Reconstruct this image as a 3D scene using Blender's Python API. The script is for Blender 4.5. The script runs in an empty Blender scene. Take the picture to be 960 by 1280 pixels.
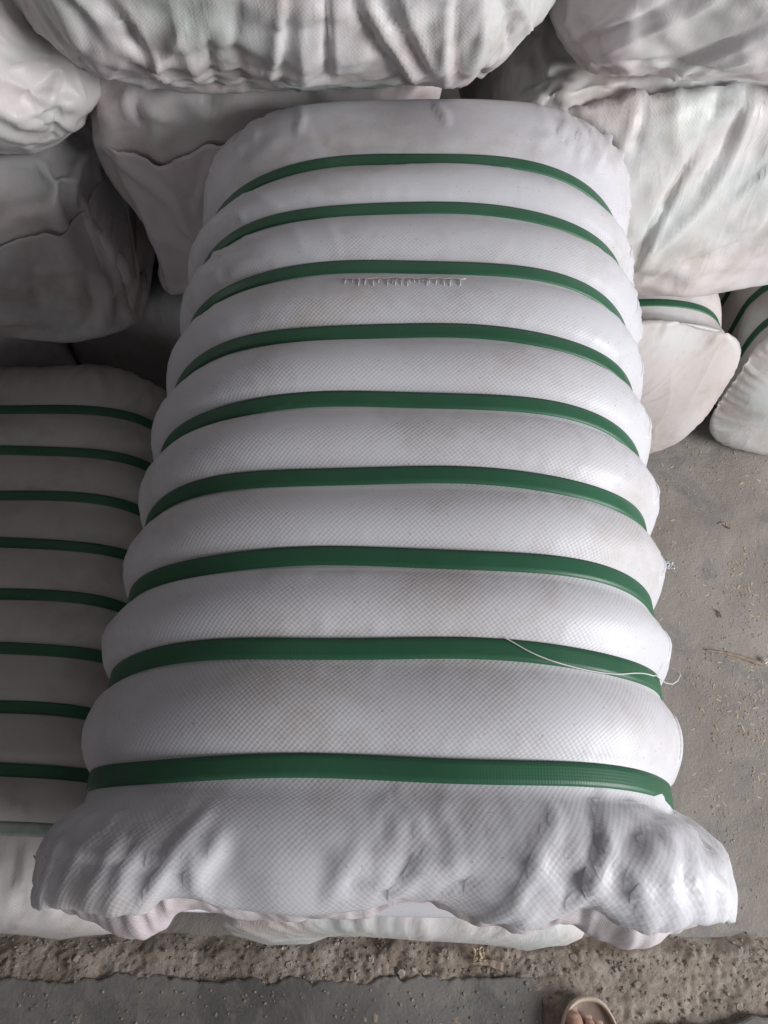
import bpy, bmesh, math, random
import numpy as np
from mathutils import Vector, noise as mnoise
R = math.radians
random.seed(4)
S = bpy.context.scene
COL = S.collection

# ------------------------------------------------------------------ camera
CAM_H, PITCH = 1.40, 62.0
cd = bpy.data.cameras.new('camera')
cam = bpy.data.objects.new('camera', cd)
COL.objects.link(cam)
cam.location = (0, 0, CAM_H)
cam.rotation_euler = (R(90 - PITCH), 0, 0)
cd.sensor_fit = 'VERTICAL'
cd.sensor_height = 36.0
cd.lens = 36.0 * 950 / 1280
cd.clip_start = 0.02
cd.clip_end = 200
S.camera = cam

# ------------------------------------------------------------------ light
W = bpy.data.worlds.new('World')
S.world = W
W.use_nodes = True
W.node_tree.nodes['Background'].inputs[0].default_value = (1.0, 0.95, 0.985, 1)
W.node_tree.nodes['Background'].inputs[1].default_value = 0.105

def area(name, loc, target, sx, sy, power, color):
    l = bpy.data.lights.new(name, 'AREA')
    l.shape = 'RECTANGLE'
    l.size, l.size_y = sx, sy
    l.energy = power
    l.color = color
    o = bpy.data.objects.new(name, l)
    COL.objects.link(o)
    o.location = loc
    o.rotation_euler = (Vector(target) - Vector(loc)).to_track_quat('-Z', 'Y').to_euler()
    return o

# daylight through the doorway to the right of and behind the photographer
area('doorway_light', (3.0, -0.98, 1.72), (0.1, 0.45, 0.75), 1.7, 1.7, 154, (0.985, 0.985, 1.0))
# a second, weaker opening behind the photographer
area('far_opening_light', (-1.0, -3.2, 1.3), (0, 0.3, 0.6), 1.6, 1.8, 9, (0.97, 0.98, 1.0))
S.cycles.max_bounces = 4
S.cycles.diffuse_bounces = 3
S.cycles.glossy_bounces = 2
S.view_settings.view_transform = 'Standard'
S.view_settings.look = 'None'
S.view_settings.exposure = 0.0
S.view_settings.gamma = 1.0

# ------------------------------------------------------------------ node helpers
class NT:
    def __init__(s, name):
        s.m = bpy.data.materials.new(name)
        s.m.use_nodes = True
        s.t = s.m.node_tree
        s.b = s.t.nodes['Principled BSDF']
    def n(s, kind, **kw):
        o = s.t.nodes.new(kind)
        for k, v in kw.items():
            setattr(o, k, v)
        return o
    def set(s, sock, v):
        if isinstance(v, bpy.types.NodeSocket):
            s.t.links.new(v, sock)
        else:
            sock.default_value = v
    def math(s, op, a, b=None, c=None, clamp=False):
        o = s.n('ShaderNodeMath', operation=op)
        o.use_clamp = clamp
        s.set(o.inputs[0], a)
        if b is not None: s.set(o.inputs[1], b)
        if c is not None: s.set(o.inputs[2], c)
        return o.outputs[0]
    def noise(s, vec, scale, detail=3, rough=.55, dist=0):
        o = s.n('ShaderNodeTexNoise')
        s.set(o.inputs['Vector'], vec)
        o.inputs['Scale'].default_value = scale
        o.inputs['Detail'].default_value = detail
        o.inputs['Roughness'].default_value = rough
        o.inputs['Distortion'].default_value = dist
        return o.outputs[0]
    def ramp(s, v, lo, hi, a=0., b=1.):
        o = s.n('ShaderNodeMapRange')
        o.clamp = True
        s.set(o.inputs['Value'], v)
        o.inputs['From Min'].default_value = lo
        o.inputs['From Max'].default_value = hi
        o.inputs['To Min'].default_value = a
        o.inputs['To Max'].default_value = b
        return o.outputs[0]
    def mix(s, f, a, b, mode='MIX'):
        o = s.n('ShaderNodeMix', data_type='RGBA', blend_type=mode)
        s.set(o.inputs[0], f)
        s.set(o.inputs[6], a)
        s.set(o.inputs[7], b)
        return o.outputs[2]
    def bump(s, h, strength, dist, normal=None):
        o = s.n('ShaderNodeBump')
        o.inputs['Strength'].default_value = strength
        o.inputs['Distance'].default_value = dist
        s.set(o.inputs['Height'], h)
        if normal is not None: s.set(o.inputs['Normal'], normal)
        return o.outputs[0]
    def objco(s): return s.n('ShaderNodeTexCoord').outputs['Object']
    def uv(s): return s.n('ShaderNodeTexCoord').outputs['UV']
    def out(s, col=None, rough=None, normal=None, spec=None):
        if col is not None: s.set(s.b.inputs['Base Color'], col)
        if rough is not None: s.set(s.b.inputs['Roughness'], rough)
        if normal is not None: s.set(s.b.inputs['Normal'], normal)
        if spec is not None: s.set(s.b.inputs['Specular IOR Level'], spec)
        return s.m

def c4(r, g, b): return (r, g, b, 1)

def fabric(name, base, tint_a, tint_b, dirt, weave=1.0, rough=.42, tint_amt=.5, dirt_amt=.5, seed=0., tape=.0021, crumple=.0004, crease=.0):
    """woven polypropylene sacking: flat tapes crossing, a little dirt, the colour of the clothes inside showing through"""
    k = NT(name)
    uv, ob = k.uv(), k.objco()
    mp = k.n('ShaderNodeMapping')
    k.set(mp.inputs['Vector'], ob)
    mp.inputs['Location'].default_value = (seed, seed * .7, seed * 1.3)
    ob = mp.outputs[0]
    # slight wobble so that the tapes are not ruler-straight
    wob = k.n('ShaderNodeVectorMath', operation='MULTIPLY_ADD')
    wn = k.n('ShaderNodeTexNoise')
    k.set(wn.inputs['Vector'], uv)
    wn.inputs['Scale'].default_value = 14
    wn.inputs['Detail'].default_value = 1
    k.set(wob.inputs[0], wn.outputs[1])
    wob.inputs[1].default_value = (.005, .005, 0)
    k.set(wob.inputs[2], uv)
    sp = k.n('ShaderNodeSeparateXYZ')
    k.set(sp.inputs[0], wob.outputs[0])
    f = math.pi / tape
    su = k.math('SINE', k.math('MULTIPLY', sp.outputs[0], f))
    sv = k.math('SINE', k.math('MULTIPLY', sp.outputs[1], f))
    chk = k.math('MULTIPLY', su, sv)                       # checkerboard of over/under crossings
    n0 = k.noise(ob, 9, 4, .6, .4)                          # broad variation: dirt, weave depth
    n1 = k.noise(ob, 60, 4, .65)                            # small crumples
    amp = k.ramp(n0, .35, .65, .45, 1.0)
    wv = k.math('MULTIPLY', chk, amp)
    h = k.math('MULTIPLY_ADD', wv, .000085 * weave, k.math('MULTIPLY', n1, crumple))
    if crease:
        mp3 = k.n('ShaderNodeMapping'); k.set(mp3.inputs['Vector'], ob)
        mp3.inputs['Rotation'].default_value = (.3, .7, .2); mp3.inputs['Scale'].default_value = (1.5, 1., .55)
        rn = k.n('ShaderNodeTexNoise', noise_type='RIDGED_MULTIFRACTAL')
        k.set(rn.inputs['Vector'], mp3.outputs[0])
        rn.inputs['Scale'].default_value = 9; rn.inputs['Detail'].default_value = 5; rn.inputs['Roughness'].default_value = .58
        rn.inputs['Offset'].default_value = .9; rn.inputs['Gain'].default_value = 1.2; rn.inputs['Distortion'].default_value = .35
        mp4 = k.n('ShaderNodeMapping'); k.set(mp4.inputs['Vector'], ob)
        mp4.inputs['Rotation'].default_value = (.1, .5, .9); mp4.inputs['Scale'].default_value = (1., 1., .16)
        fn_ = k.noise(mp4.outputs[0], 46, 3, .6, .8)
        fr_ = k.math('POWER', k.math('SUBTRACT', 1., k.math('ABSOLUTE', k.math('MULTIPLY_ADD', fn_, 5., -2.5)), clamp=True), 4.)
        rd = k.math('MULTIPLY_ADD', k.math('MULTIPLY', fr_, amp), .16, rn.outputs[0])
        h = k.math('MULTIPLY_ADD', rd, crease, h)
    nb = k.bump(h, 1.0, 1.0)
    tn = k.n('ShaderNodeTexNoise')
    k.set(tn.inputs['Vector'], ob)
    tn.inputs['Scale'].default_value = 5.5; tn.inputs['Detail'].default_value = 5; tn.inputs['Distortion'].default_value = .8
    tc = k.n('ShaderNodeSeparateColor')
    k.set(tc.inputs[0], tn.outputs[1])
    col = k.mix(k.ramp(tc.outputs[0], .42, .66, 0, tint_amt), c4(*base), c4(*tint_a))
    col = k.mix(k.ramp(tc.outputs[1], .45, .68, 0, tint_amt), col, c4(*tint_b))
    col = k.mix(k.ramp(k.math('MULTIPLY_ADD', n1, .35, n0), .66, .92, 0, dirt_amt), col, c4(*dirt))
    if weave > .9:
        spk = k.ramp(k.noise(wob.outputs[0], 330, 1, .5), .70, .74, 0, .5 * dirt_amt + .1)
        col = k.mix(spk, col, c4(*[x * .45 for x in dirt]))
    gap = k.math('MULTIPLY', k.ramp(chk, -1, -.75, 1, 0), .13 * weave)
    col = k.mix(gap, col, c4(*[x * .55 for x in base]))
    rg = k.ramp(n0, .3, .7, rough - .06, rough + .08)
    return k.out(col, rg, nb, .4)

M = {}
M['sack_main'] = fabric('woven_white', (.665, .665, .70), (.595, .59, .63), (.63, .60, .61), (.40, .33, .27), 1.0, .43, .4, .45, crumple=.00012)
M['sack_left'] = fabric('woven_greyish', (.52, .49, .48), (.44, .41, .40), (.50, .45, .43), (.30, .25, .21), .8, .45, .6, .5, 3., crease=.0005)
M['sack_pink'] = fabric('sack_pinkish', (.66, .61, .62), (.62, .52, .54), (.55, .59, .56), (.42, .33, .26), .8, .42, .75, .55, 5., crease=.0009)
M['sack_green'] = fabric('sack_greenish', (.60, .58, .58), (.47, .53, .49), (.58, .49, .51), (.36, .28, .21), .8, .42, .85, .6, 9., crease=.0009)
M['sack_pale'] = fabric('sack_pale', (.69, .66, .66), (.61, .66, .64), (.68, .60, .58), (.45, .36, .28), .8, .42, .8, .5, 13., crease=.0009)
M['sack_beige'] = fabric('sack_beige', (.62, .575, .555), (.64, .55, .53), (.60, .60, .61), (.42, .34, .27), .8, .42, .7, .5, 29., crease=.0009)
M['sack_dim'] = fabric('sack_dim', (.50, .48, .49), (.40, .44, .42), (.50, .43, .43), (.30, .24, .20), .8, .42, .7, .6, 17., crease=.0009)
M['flap_pink'] = fabric('flap_pinkish', (.68, .62, .645), (.64, .55, .59), (.70, .68, .68), (.40, .31, .25), .8, .42, .6, .4, 23., crease=.0009)

def strap_mat():
    k = NT('green_strap')
    uv = k.uv()
    sp = k.n('ShaderNodeSeparateXYZ'); k.set(sp.inputs[0], uv)
    f = math.pi / .0022
    a = k.math('SINE', k.math('MULTIPLY', k.math('ADD', sp.outputs[0], sp.outputs[1]), f))
    b = k.math('SINE', k.math('MULTIPLY', k.math('SUBTRACT', sp.outputs[0], sp.outputs[1]), f))
    emb = k.math('MULTIPLY', a, b)
    ob = k.objco()
    where = k.ramp(k.noise(ob, 6, 2), .4, .6, .15, 1)
    n = k.bump(k.math('MULTIPLY', emb, where), .22, .0002)
    n = k.bump(k.noise(ob, 60, 3), .2, .001, n)
    col = k.mix(k.ramp(k.noise(ob, 8, 4), .35, .7), c4(.028, .110, .056), c4(.037, .138, .073))
    scuff = k.ramp(k.noise(ob, 45, 5, .7), .62, .75, 0, .25)
    col = k.mix(scuff, col, c4(.16, .25, .19))
    return k.out(col, k.ramp(k.noise(ob, 25, 4), .3, .7, .36, .52), n, .4)
M['strap'] = strap_mat()

def plain(name, col, rough=.6, nscale=40, amt=.25, bump=.15):
    k = NT(name)
    ob = k.objco()
    v = k.noise(ob, nscale, 4)
    c = k.mix(k.ramp(v, .35, .7), c4(*col), c4(*[x * (1 - amt) for x in col]))
    return k.out(c, rough, k.bump(k.noise(ob, nscale * 3, 3), bump, .002))
M['thread'] = plain('white_thread', (.75, .73, .72), .6)
M['stitch'] = plain('stitch_thread', (.66, .64, .64), .7)
M['seam'] = plain('seam_fold', (.60, .58, .61), .55)
M['ink'] = plain('dark_ink', (.03, .028, .03), .6)
M['lump'] = plain('mortar_lump', (.42, .37, .32), .95, 55, .45, .6)
M['paler'] = plain('pale_strap', (.27, .31, .28), .5, 60, .3, .1)  # paler grey-green colour, used on a single strap of the left bale
M['straw'] = plain('pale_straw', (.52, .43, .31), .8)
M['chip'] = plain('pale_chips', (.40, .35, .29), .9)
M['stick'] = plain('weathered_wood', (.36, .28, .22), .8, 90)
M['plastic'] = plain('clear_plastic_scrap', (.74, .74, .76), .25)

def floor_mat():
    k = NT('dusty_concrete')
    ob = k.objco()
    a = k.noise(ob, 3.2, 6, .6, .5)
    col = k.mix(k.ramp(a, .35, .68), c4(.268, .238, .213), c4(.36, .325, .295))
    st = k.ramp(k.noise(ob, 5.5, 7, .72, 1.2), .50, .66, 0, .8)
    col = k.mix(st, col, c4(.185, .19, .197))
    col = k.mix(k.ramp(k.noise(ob, 420, 2, .6), .62, .72, 0, .7), col, c4(.40, .36, .31))
    col = k.mix(k.ramp(k.noise(ob, 260, 3, .6), .66, .74, 0, .7), col, c4(.10, .085, .07))
    n = k.bump(k.noise(ob, 22, 8, .65), .5, .008)
    n = k.bump(k.noise(ob, 240, 4, .7), .55, .0025, n)
    return k.out(col, .85, n, .25)
M['floor'] = floor_mat()

def slab_mat():
    k = NT('dark_slab')
    ob = k.objco()
    a = k.noise(ob, 7, 6, .62, .6)
    col = k.mix(k.ramp(a, .35, .66), c4(.12, .117, .114), c4(.20, .19, .178))
    col = k.mix(k.ramp(k.noise(ob, 13, 8, .74, .8), .50, .66, 0, .8), col, c4(.25, .225, .20))
    col = k.mix(k.ramp(k.noise(ob, 300, 3, .6), .66, .76, 0, .6), col, c4(.33, .28, .23))
    n = k.bump(k.noise(ob, 30, 8, .65), .5, .006)
    n = k.bump(k.noise(ob, 250, 4, .7), .35, .002, n)
    return k.out(col, k.ramp(a, .3, .7, .5, .8), n, .35)
M['slab'] = slab_mat()

def rubble_mat():
    k = NT('crumbled_mortar')
    ob = k.objco()
    col = k.mix(k.ramp(k.noise(ob, 30, 6, .7, .5), .35, .68), c4(.33, .275, .23), c4(.54, .475, .41))
    col = k.mix(k.ramp(k.noise(ob, 9, 5, .6), .5, .68, 0, .7), col, c4(.23, .175, .135))
    col = k.mix(k.ramp(k.noise(ob, 190, 3, .6), .62, .72, 0, .8), col, c4(.46, .40, .33))
    n = k.bump(k.noise(ob, 75, 8, .75), .9, .009)
    n = k.bump(k.noise(ob, 320, 4, .7), .6, .003, n)
    return k.out(col, .92, n, .2)
M['rubble'] = rubble_mat()

def skin_mat():
    k = NT('skin')
    ob = k.objco()
    col = k.mix(k.ramp(k.noise(ob, 35, 4), .35, .7), c4(.42, .25, .185), c4(.36, .195, .145))
    k.b.inputs['Subsurface Weight'].default_value = .12
    k.b.inputs['Subsurface Radius'].default_value = (.01, .004, .002)
    return k.out(col, .5, k.bump(k.noise(ob, 380, 4, .6), .3, .0012), .4)
M['skin'] = skin_mat()
M['nail'] = plain('toe_nail', (.50, .33, .28), .3, 60, .15, .05)
M['sandal'] = plain('cream_foam', (.55, .46, .38), .55, 60, .12, .25)
M['sandal_in'] = plain('worn_footbed', (.30, .215, .175), .65, 70, .3, .3)

# ------------------------------------------------------------------ object helpers
def link(o, parent=None):
    COL.objects.link(o)
    if parent is not None: o.parent = parent
    return o
def thing(name, label, cat, loc=(0, 0, 0), rot=(0, 0, 0), group=None):
    o = bpy.data.objects.new(name, None)
    o.empty_display_size = .05
    link(o)
    o.location, o.rotation_euler = loc, rot
    return tag(o, label, cat, group)
def tag(o, label, cat, group=None):
    o['label'], o['category'] = label, cat
    if group: o['group'] = group
    return o
def mesh_obj(name, V, F, mat, parent=None, uvs=None, sub=0, smooth=True):
    me = bpy.data.meshes.new(name)
    me.from_pydata([tuple(map(float, v)) for v in V], [], F)
    me.materials.append(mat)
    me.polygons.foreach_set('use_smooth', [smooth] * len(me.polygons))
    if uvs is not None:
        l = me.uv_layers.new(name='UVMap')
        l.data.foreach_set('uv', np.asarray(uvs, dtype=np.float32).ravel())
    me.update()
    o = bpy.data.objects.new(name, me)
    if sub:
        m = o.modifiers.new('smooth', 'SUBSURF')
        m.levels = 0; m.render_levels = sub
    return link(o, parent)

# ------------------------------------------------------------------ numpy cloth
def fnoise(P, freq, seed, n=24):
    """smooth random field, about -1..1"""
    r = np.random.RandomState(seed)
    k = r.normal(size=(n, 3)); k /= np.linalg.norm(k, axis=1)[:, None]
    k *= (freq * 2 * math.pi) * r.uniform(.6, 1.4, (n, 1))
    ph = r.uniform(0, 6.283, n)
    return np.cos(P @ k.T + ph).sum(1) * math.sqrt(2. / n) * .7

def vnormals(P, Q):
    a, b, c, d = (P[Q[:, i]] for i in range(4))
    fn = np.cross(c - a, d - b)
    N = np.zeros_like(P)
    for i in range(4):
        for ax in range(3):
            N[:, ax] += np.bincount(Q[:, i], fn[:, ax], len(P))
    return N / (np.linalg.norm(N, axis=1)[:, None] + 1e-12)

def quad_links(Q):
    """structural edges, face diagonals and bend links (across each edge) of an all-quad mesh"""
    E, Dg, opp = {}, [], {}
    for q in Q:
        a, b, c, d = q
        Dg += [(a, c), (b, d)]
        for u, v, p, w in ((a, b, d, c), (b, c, a, d), (c, d, b, a), (d, a, c, b)):
            key = (u, v) if u < v else (v, u)
            pp = (p, w) if u < v else (w, p)
            if key in E: opp[key] = (E[key], pp)
            E[key] = pp
    st = np.array(list(E.keys()))
    bend = []
    for (x, y) in opp.values():
        bend += [(x[0], y[0]), (x[1], y[1])]
    return st, np.array(Dg), np.array(bend)

def relax(P, Q, slack=.04, slack_fn=None, inward=2e-5, pins=None, core=.004, cap=.06, iters=160, bend_k=.25, gravity=0.,
          seed=0, gathers=(), jitter=.0015, N=None):
    """position-based cloth laid over its own start shape: excess length buckles into folds, nothing sinks into the load"""
    P = P.copy(); P0 = P.copy()
    if N is None: N = vnormals(P, Q)
    st, dg, bd = quad_links(Q)
    I = np.concatenate([st, dg, bd])
    kk = np.concatenate([np.full(len(st), 1.), np.full(len(dg), .5), np.full(len(bd), bend_k)])
    d0 = P[I[:, 1]] - P[I[:, 0]]
    rest = np.linalg.norm(d0, axis=1)
    mid = (P[I[:, 0]] + P[I[:, 1]]) / 2
    s = slack_fn(mid, d0 / (rest[:, None] + 1e-9)) if slack_fn else np.full(len(I), slack)
    rest = rest * (1 + s)
    for (g, rad, f) in gathers:
        w = np.exp(-(np.linalg.norm(mid - np.array(g), axis=1) / rad) ** 2)
        rest *= (1 - f * w)
    n = len(P)
    val = np.bincount(I[:, 0], kk, n) + np.bincount(I[:, 1], kk, n)
    free = np.ones(n) if pins is None else 1. - pins
    rs = np.random.RandomState(seed)
    P += N * ((fnoise(P, 18, seed + 5) + .5 * fnoise(P, 42, seed + 6))[:, None] * jitter) * free[:, None]
    prev = P.copy()
    for it in range(iters):
        vel = (P - prev) * (.90 if it < iters * .8 else .6)
        prev = P.copy()
        P = P + (vel - N * inward + np.array([0, 0, -gravity])) * free[:, None]
        for _ in range(2):
            d = P[I[:, 1]] - P[I[:, 0]]
            L = np.linalg.norm(d, axis=1) + 1e-9
            c = d * ((L - rest) / L * .5 * kk)[:, None]
            for ax in range(3):
                acc = np.bincount(I[:, 0], c[:, ax], n) - np.bincount(I[:, 1], c[:, ax], n)
                P[:, ax] += acc / val * 1.9 * free
        h = ((P - P0) * N).sum(1)
        hh = np.clip(h, -core, cap)
        P += N * (hh - h)[:, None]
    return P

def rounded_box(Wd, L, H, cell, r, bulge=.02, lump=.012, seed=0):
    """subdivided box wrapped onto a rounded, slightly bulging, lumpy load; base at z = 0, front face at y = 0"""
    nx, ny, nz = [max(4, round(a / cell)) for a in (Wd, L, H)]
    idx, V, Q, UV = {}, [], [], []
    def v(i, j, k):
        key = (i, j, k)
        if key not in idx:
            idx[key] = len(V)
            V.append(((i / nx - .5) * Wd, (j / ny - .5) * L, (k / nz - .5) * H))
        return idx[key]
    def q(cs, ua, va):
        ids = [v(*c) for c in cs]
        Q.append(ids)
        for i in ids: UV.append((V[i][ua], V[i][va]))
    for i in range(nx):
        for j in range(ny):
            q([(i, j, nz), (i + 1, j, nz), (i + 1, j + 1, nz), (i, j + 1, nz)], 0, 1)
            q([(i, j, 0), (i, j + 1, 0), (i + 1, j + 1, 0), (i + 1, j, 0)], 0, 1)
    for i in range(nx):
        for k in range(nz):
            q([(i, 0, k), (i + 1, 0, k), (i + 1, 0, k + 1), (i, 0, k + 1)], 0, 2)
            q([(i, ny, k), (i, ny, k + 1), (i + 1, ny, k + 1), (i + 1, ny, k)], 0, 2)
    for j in range(ny):
        for k in range(nz):
            q([(0, j, k), (0, j, k + 1), (0, j + 1, k + 1), (0, j + 1, k)], 1, 2)
            q([(nx, j, k), (nx, j + 1, k), (nx, j + 1, k + 1), (nx, j, k + 1)], 1, 2)
    P = np.array(V); half = np.array([Wd, L, H]) / 2
    inner = np.clip(P, -(half - r), half - r)
    d = P - inner
    nrm = d / (np.linalg.norm(d, axis=1)[:, None] + 1e-9)
    t = P / half
    w = np.stack([(1 - t[:, 1] ** 2) * (1 - t[:, 2] ** 2), (1 - t[:, 0] ** 2) * (1 - t[:, 2] ** 2), (1 - t[:, 0] ** 2) * (1 - t[:, 1] ** 2)], 1)
    P = inner + nrm * r
    P += nrm * bulge * w * np.array([1, 1, .45])
    P += nrm * (fnoise(P, 3.2, seed) * lump + fnoise(P, 7, seed + 1) * lump * .35)[:, None]
    P += half * np.array([0, 1, 1])
    P[:, 2] = np.maximum(P[:, 2], 0.002)
    return P, np.array(Q), UV

def crease_lines(P, N, lines):
    """ridges and grooves of folded fabric along given polylines: (points, width, height)"""
    out = np.zeros(len(P))
    for pts, wd, ht in lines:
        pts = [np.array(p, float) for p in pts]
        best = np.full(len(P), 9.)
        for a, b in zip(pts[:-1], pts[1:]):
            ab = b - a
            t = np.clip(((P - a) @ ab) / (ab @ ab), 0, 1)
            best = np.minimum(best, np.linalg.norm(P - (a + t[:, None] * ab), axis=1))
        out += ht * np.exp(-(best / wd) ** 2)
    return P + N * out[:, None]

def ridge_noise(X, seed, sharp):
    """thin ridges between flat areas, about 0..1"""
    n = fnoise(X, 1., seed, 18)
    return (1 - np.clip(np.abs(n), 0, 1)) ** sharp
def fan_creases(P, N, fans):
    """long taut folds running out from a pulled corner: (apex, reach, folds per radian, height, seed)"""
    for (ap, reach, fr, ht, sd) in fans:
        d = P - np.array(ap)
        rho = np.linalg.norm(d, axis=1) + 1e-6
        u = d / rho[:, None]
        X = u * fr + (d / reach) * .55 + fnoise(P, 5, sd + 9)[:, None] * .10
        win = np.exp(-(rho / reach) ** 2) * np.clip(rho / .05, .15, 1)
        patch = np.clip(.45 + .9 * fnoise(P, 3.5, sd + 3), 0, 1.2)
        h = ht * (ridge_noise(X, sd, 7) - .55 * ridge_noise(X + 3.7, sd + 1, 5))
        P = P + N * (h * win * patch)[:, None]
    return P
def dir_creases(P, N, axis, ht, seed, across=9., along=1.6):
    """scattered straight folds lying along one direction"""
    ax = np.array(axis, float); ax /= np.linalg.norm(ax)
    al = P @ ax
    X = (P - al[:, None] * ax) * across + (al * along)[:, None] * ax + fnoise(P, 4, seed + 9)[:, None] * .25
    patch = np.clip(.3 + .9 * fnoise(P, 4, seed + 3), 0, 1.2)
    return P + N * (ht * patch * (ridge_noise(X, seed, 8) - .5 * ridge_noise(X + 2.2, seed + 1, 6)))[:, None]

# ------------------------------------------------------------------ the setting
def grid_sheet(name, x0, x1, y0, y1, nx, ny, zf, mat, kind='structure'):
    xs, ys = np.linspace(x0, x1, nx + 1), np.linspace(y0, y1, ny + 1)
    V = [(x, y, zf(x, y)) for y in ys for x in xs]
    F = [(j * (nx + 1) + i, j * (nx + 1) + i + 1, (j + 1) * (nx + 1) + i + 1, (j + 1) * (nx + 1) + i) for j in range(ny) for i in range(nx)]
    o = mesh_obj(name, V, F, mat)
    o['kind'] = kind
    return o

fl = grid_sheet('floor', -30, 30, -30, 30, 4, 4, lambda x, y: -.012, M['floor'])
def nz(x, y, s, o=0.): return mnoise.noise(Vector((x * s + o, y * s - o, o)))
grid_sheet('floor_near', -1.3, 1.5, -.03, 1.3, 160, 80, lambda x, y: -.004 + .0045 * nz(x, y, 7) + .002 * nz(x, y, 30, 3), M['floor'])

def edge_y(x):  return -.088 + .010 * nz(x, .3, 9) + .006 * nz(x, .7, 31) + (.0 if x < .245 else -.0)
def rub(x, y):
    w = .02 * nz(x, y, 15, 6)
    clod = mnoise.voronoi(Vector(((x + w) * 52, (y - w) * 52, .3)))[0]
    clod2 = mnoise.voronoi(Vector(((x - w) * 90, (y + w) * 90, 1.7)))[0]
    m = .5 + .5 * nz(x, y, 8, 9)
    m2 = min(1, max(0, .5 + 1.1 * nz(x, y, 17, 21)))
    z = .010 + .009 * nz(x, y, 9) + .007 * nz(x, y, 26, 2) + .016 * m2 * m * min(.5, clod[1] - clod[0]) + .004 * m2 * (clod2[1] - clod2[0]) + .003 * nz(x, y, 120, 4) + .0025 * nz(x, y, 260, 5)
    f = min(1, max(0, (-.020 - y + .012 * nz(x, 0, 20)) / .03))                 # fades into the floor behind
    return z * f - .009 * (1 - f)
grid_sheet('rough_ground', -1.0, 1.1, -.56, -.005, 520, 150, rub, M['rubble'])

def slab(name, outline, z, mat):
    bm = bmesh.new()
    vs = [bm.verts.new((x, y, z)) for x, y in outline]
    f = bm.faces.new(vs)
    r = bmesh.ops.extrude_face_region(bm, geom=[f])
    for g in r['geom']:
        if isinstance(g, bmesh.types.BMVert): g.co.z = -.05
    bmesh.ops.recalc_face_normals(bm, faces=bm.faces)
    me = bpy.data.meshes.new(name); bm.to_mesh(me); bm.free()
    me.materials.append(mat)
    o = bpy.data.objects.new(name, me); link(o)
    b = o.modifiers.new('worn_edge', 'BEVEL'); b.width = .004; b.segments = 2
    o['kind'] = 'structure'
    return o
def edge_y(x): return -.086 + .010 * nz(x, .3, 9) + .008 * nz(x, .7, 31) + .005 * nz(x, .2, 85) - .012 * max(0, nz(x, .5, 14, 5) - .25) * 2
edge = [(x, edge_y(x)) for x in np.arange(-1.2, .236, .004)]
edge += [(.243 + .003 * nz(0, y, 40), y) for y in np.arange(-.10, -.6, -.01)]
slab('concrete_slab', edge + [(-1.2, -.6)], .016, M['slab'])
e2 = [(.40 + .01 * nz(y, 0, 40), y) for y in np.arange(-.6, -.15, .012)]
e2 += [(x, -.142 + .05 * max(0, x - .5) + .016 * nz(x, .1, 14) + .006 * nz(x, .9, 45)) for x in np.arange(.405, 1.2, .008)]
slab('concrete_patch', e2 + [(1.2, -.6)], .024, M['slab'])

# ------------------------------------------------------------------ strapped bales
def profile_ring(a, b, n, m, phase=0.):
    """superellipse outline, m points even in length, starting underneath, running up the +x side"""
    t = np.linspace(0, 2 * math.pi, 1441)
    x = np.sign(np.sin(t)) * np.abs(np.sin(t)) ** (2 / n) * a
    z = -np.sign(np.cos(t)) * np.abs(np.cos(t)) ** (2 / n) * b
    L = np.concatenate([[0], np.cumsum(np.hypot(np.diff(x), np.diff(z)))])
    u = np.linspace(0, L[-1], m + 1)[:-1]
    return np.interp(u, L, x), np.interp(u, L, z)

STRAP_W, STRAP_T = .0158, .0012
def strap(parent, ring, yc, tilt=0., name='strap', w=STRAP_W):
    """flat band following the closed outline ring (N,2) in the x/z plane at yc"""
    n = len(ring)
    tang = np.roll(ring, -1, 0) - np.roll(ring, 1, 0)
    nr = np.stack([tang[:, 1], -tang[:, 0]], 1)
    nr /= np.linalg.norm(nr, axis=1)[:, None]
    if ((ring - ring.mean(0)) * nr).sum() < 0: nr = -nr
    prof = [(-w / 2, -.001), (-w / 2, STRAP_T), (-w * .25, STRAP_T * 1.15), (w * .25, STRAP_T * 1.15), (w / 2, STRAP_T), (w / 2, -.001)]
    L = np.concatenate([[0], np.cumsum(np.linalg.norm(np.diff(np.vstack([ring, ring[:1]]), axis=0), axis=1))])
    V, F, UV = [], [], []
    k = len(prof)
    for i in range(n):
        wy = .0012 * math.sin(i * .11 + yc * 40) + tilt * ring[i, 0]
        for (py, ph) in prof:
            V.append((ring[i, 0] + nr[i, 0] * ph, yc + py + wy, ring[i, 1] + nr[i, 1] * ph))
    for i in range(n):
        j = (i + 1) % n
        for q in range(k - 1):
            F.append((i * k + q, i * k + q + 1, j * k + q + 1, j * k + q))
            UV += [(L[i], prof[q][0]), (L[i], prof[q + 1][0]), (L[i + 1], prof[q + 1][0]), (L[i + 1], prof[q][0])]
    return mesh_obj(name, V, F, M['strap'], parent, UV)

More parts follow.
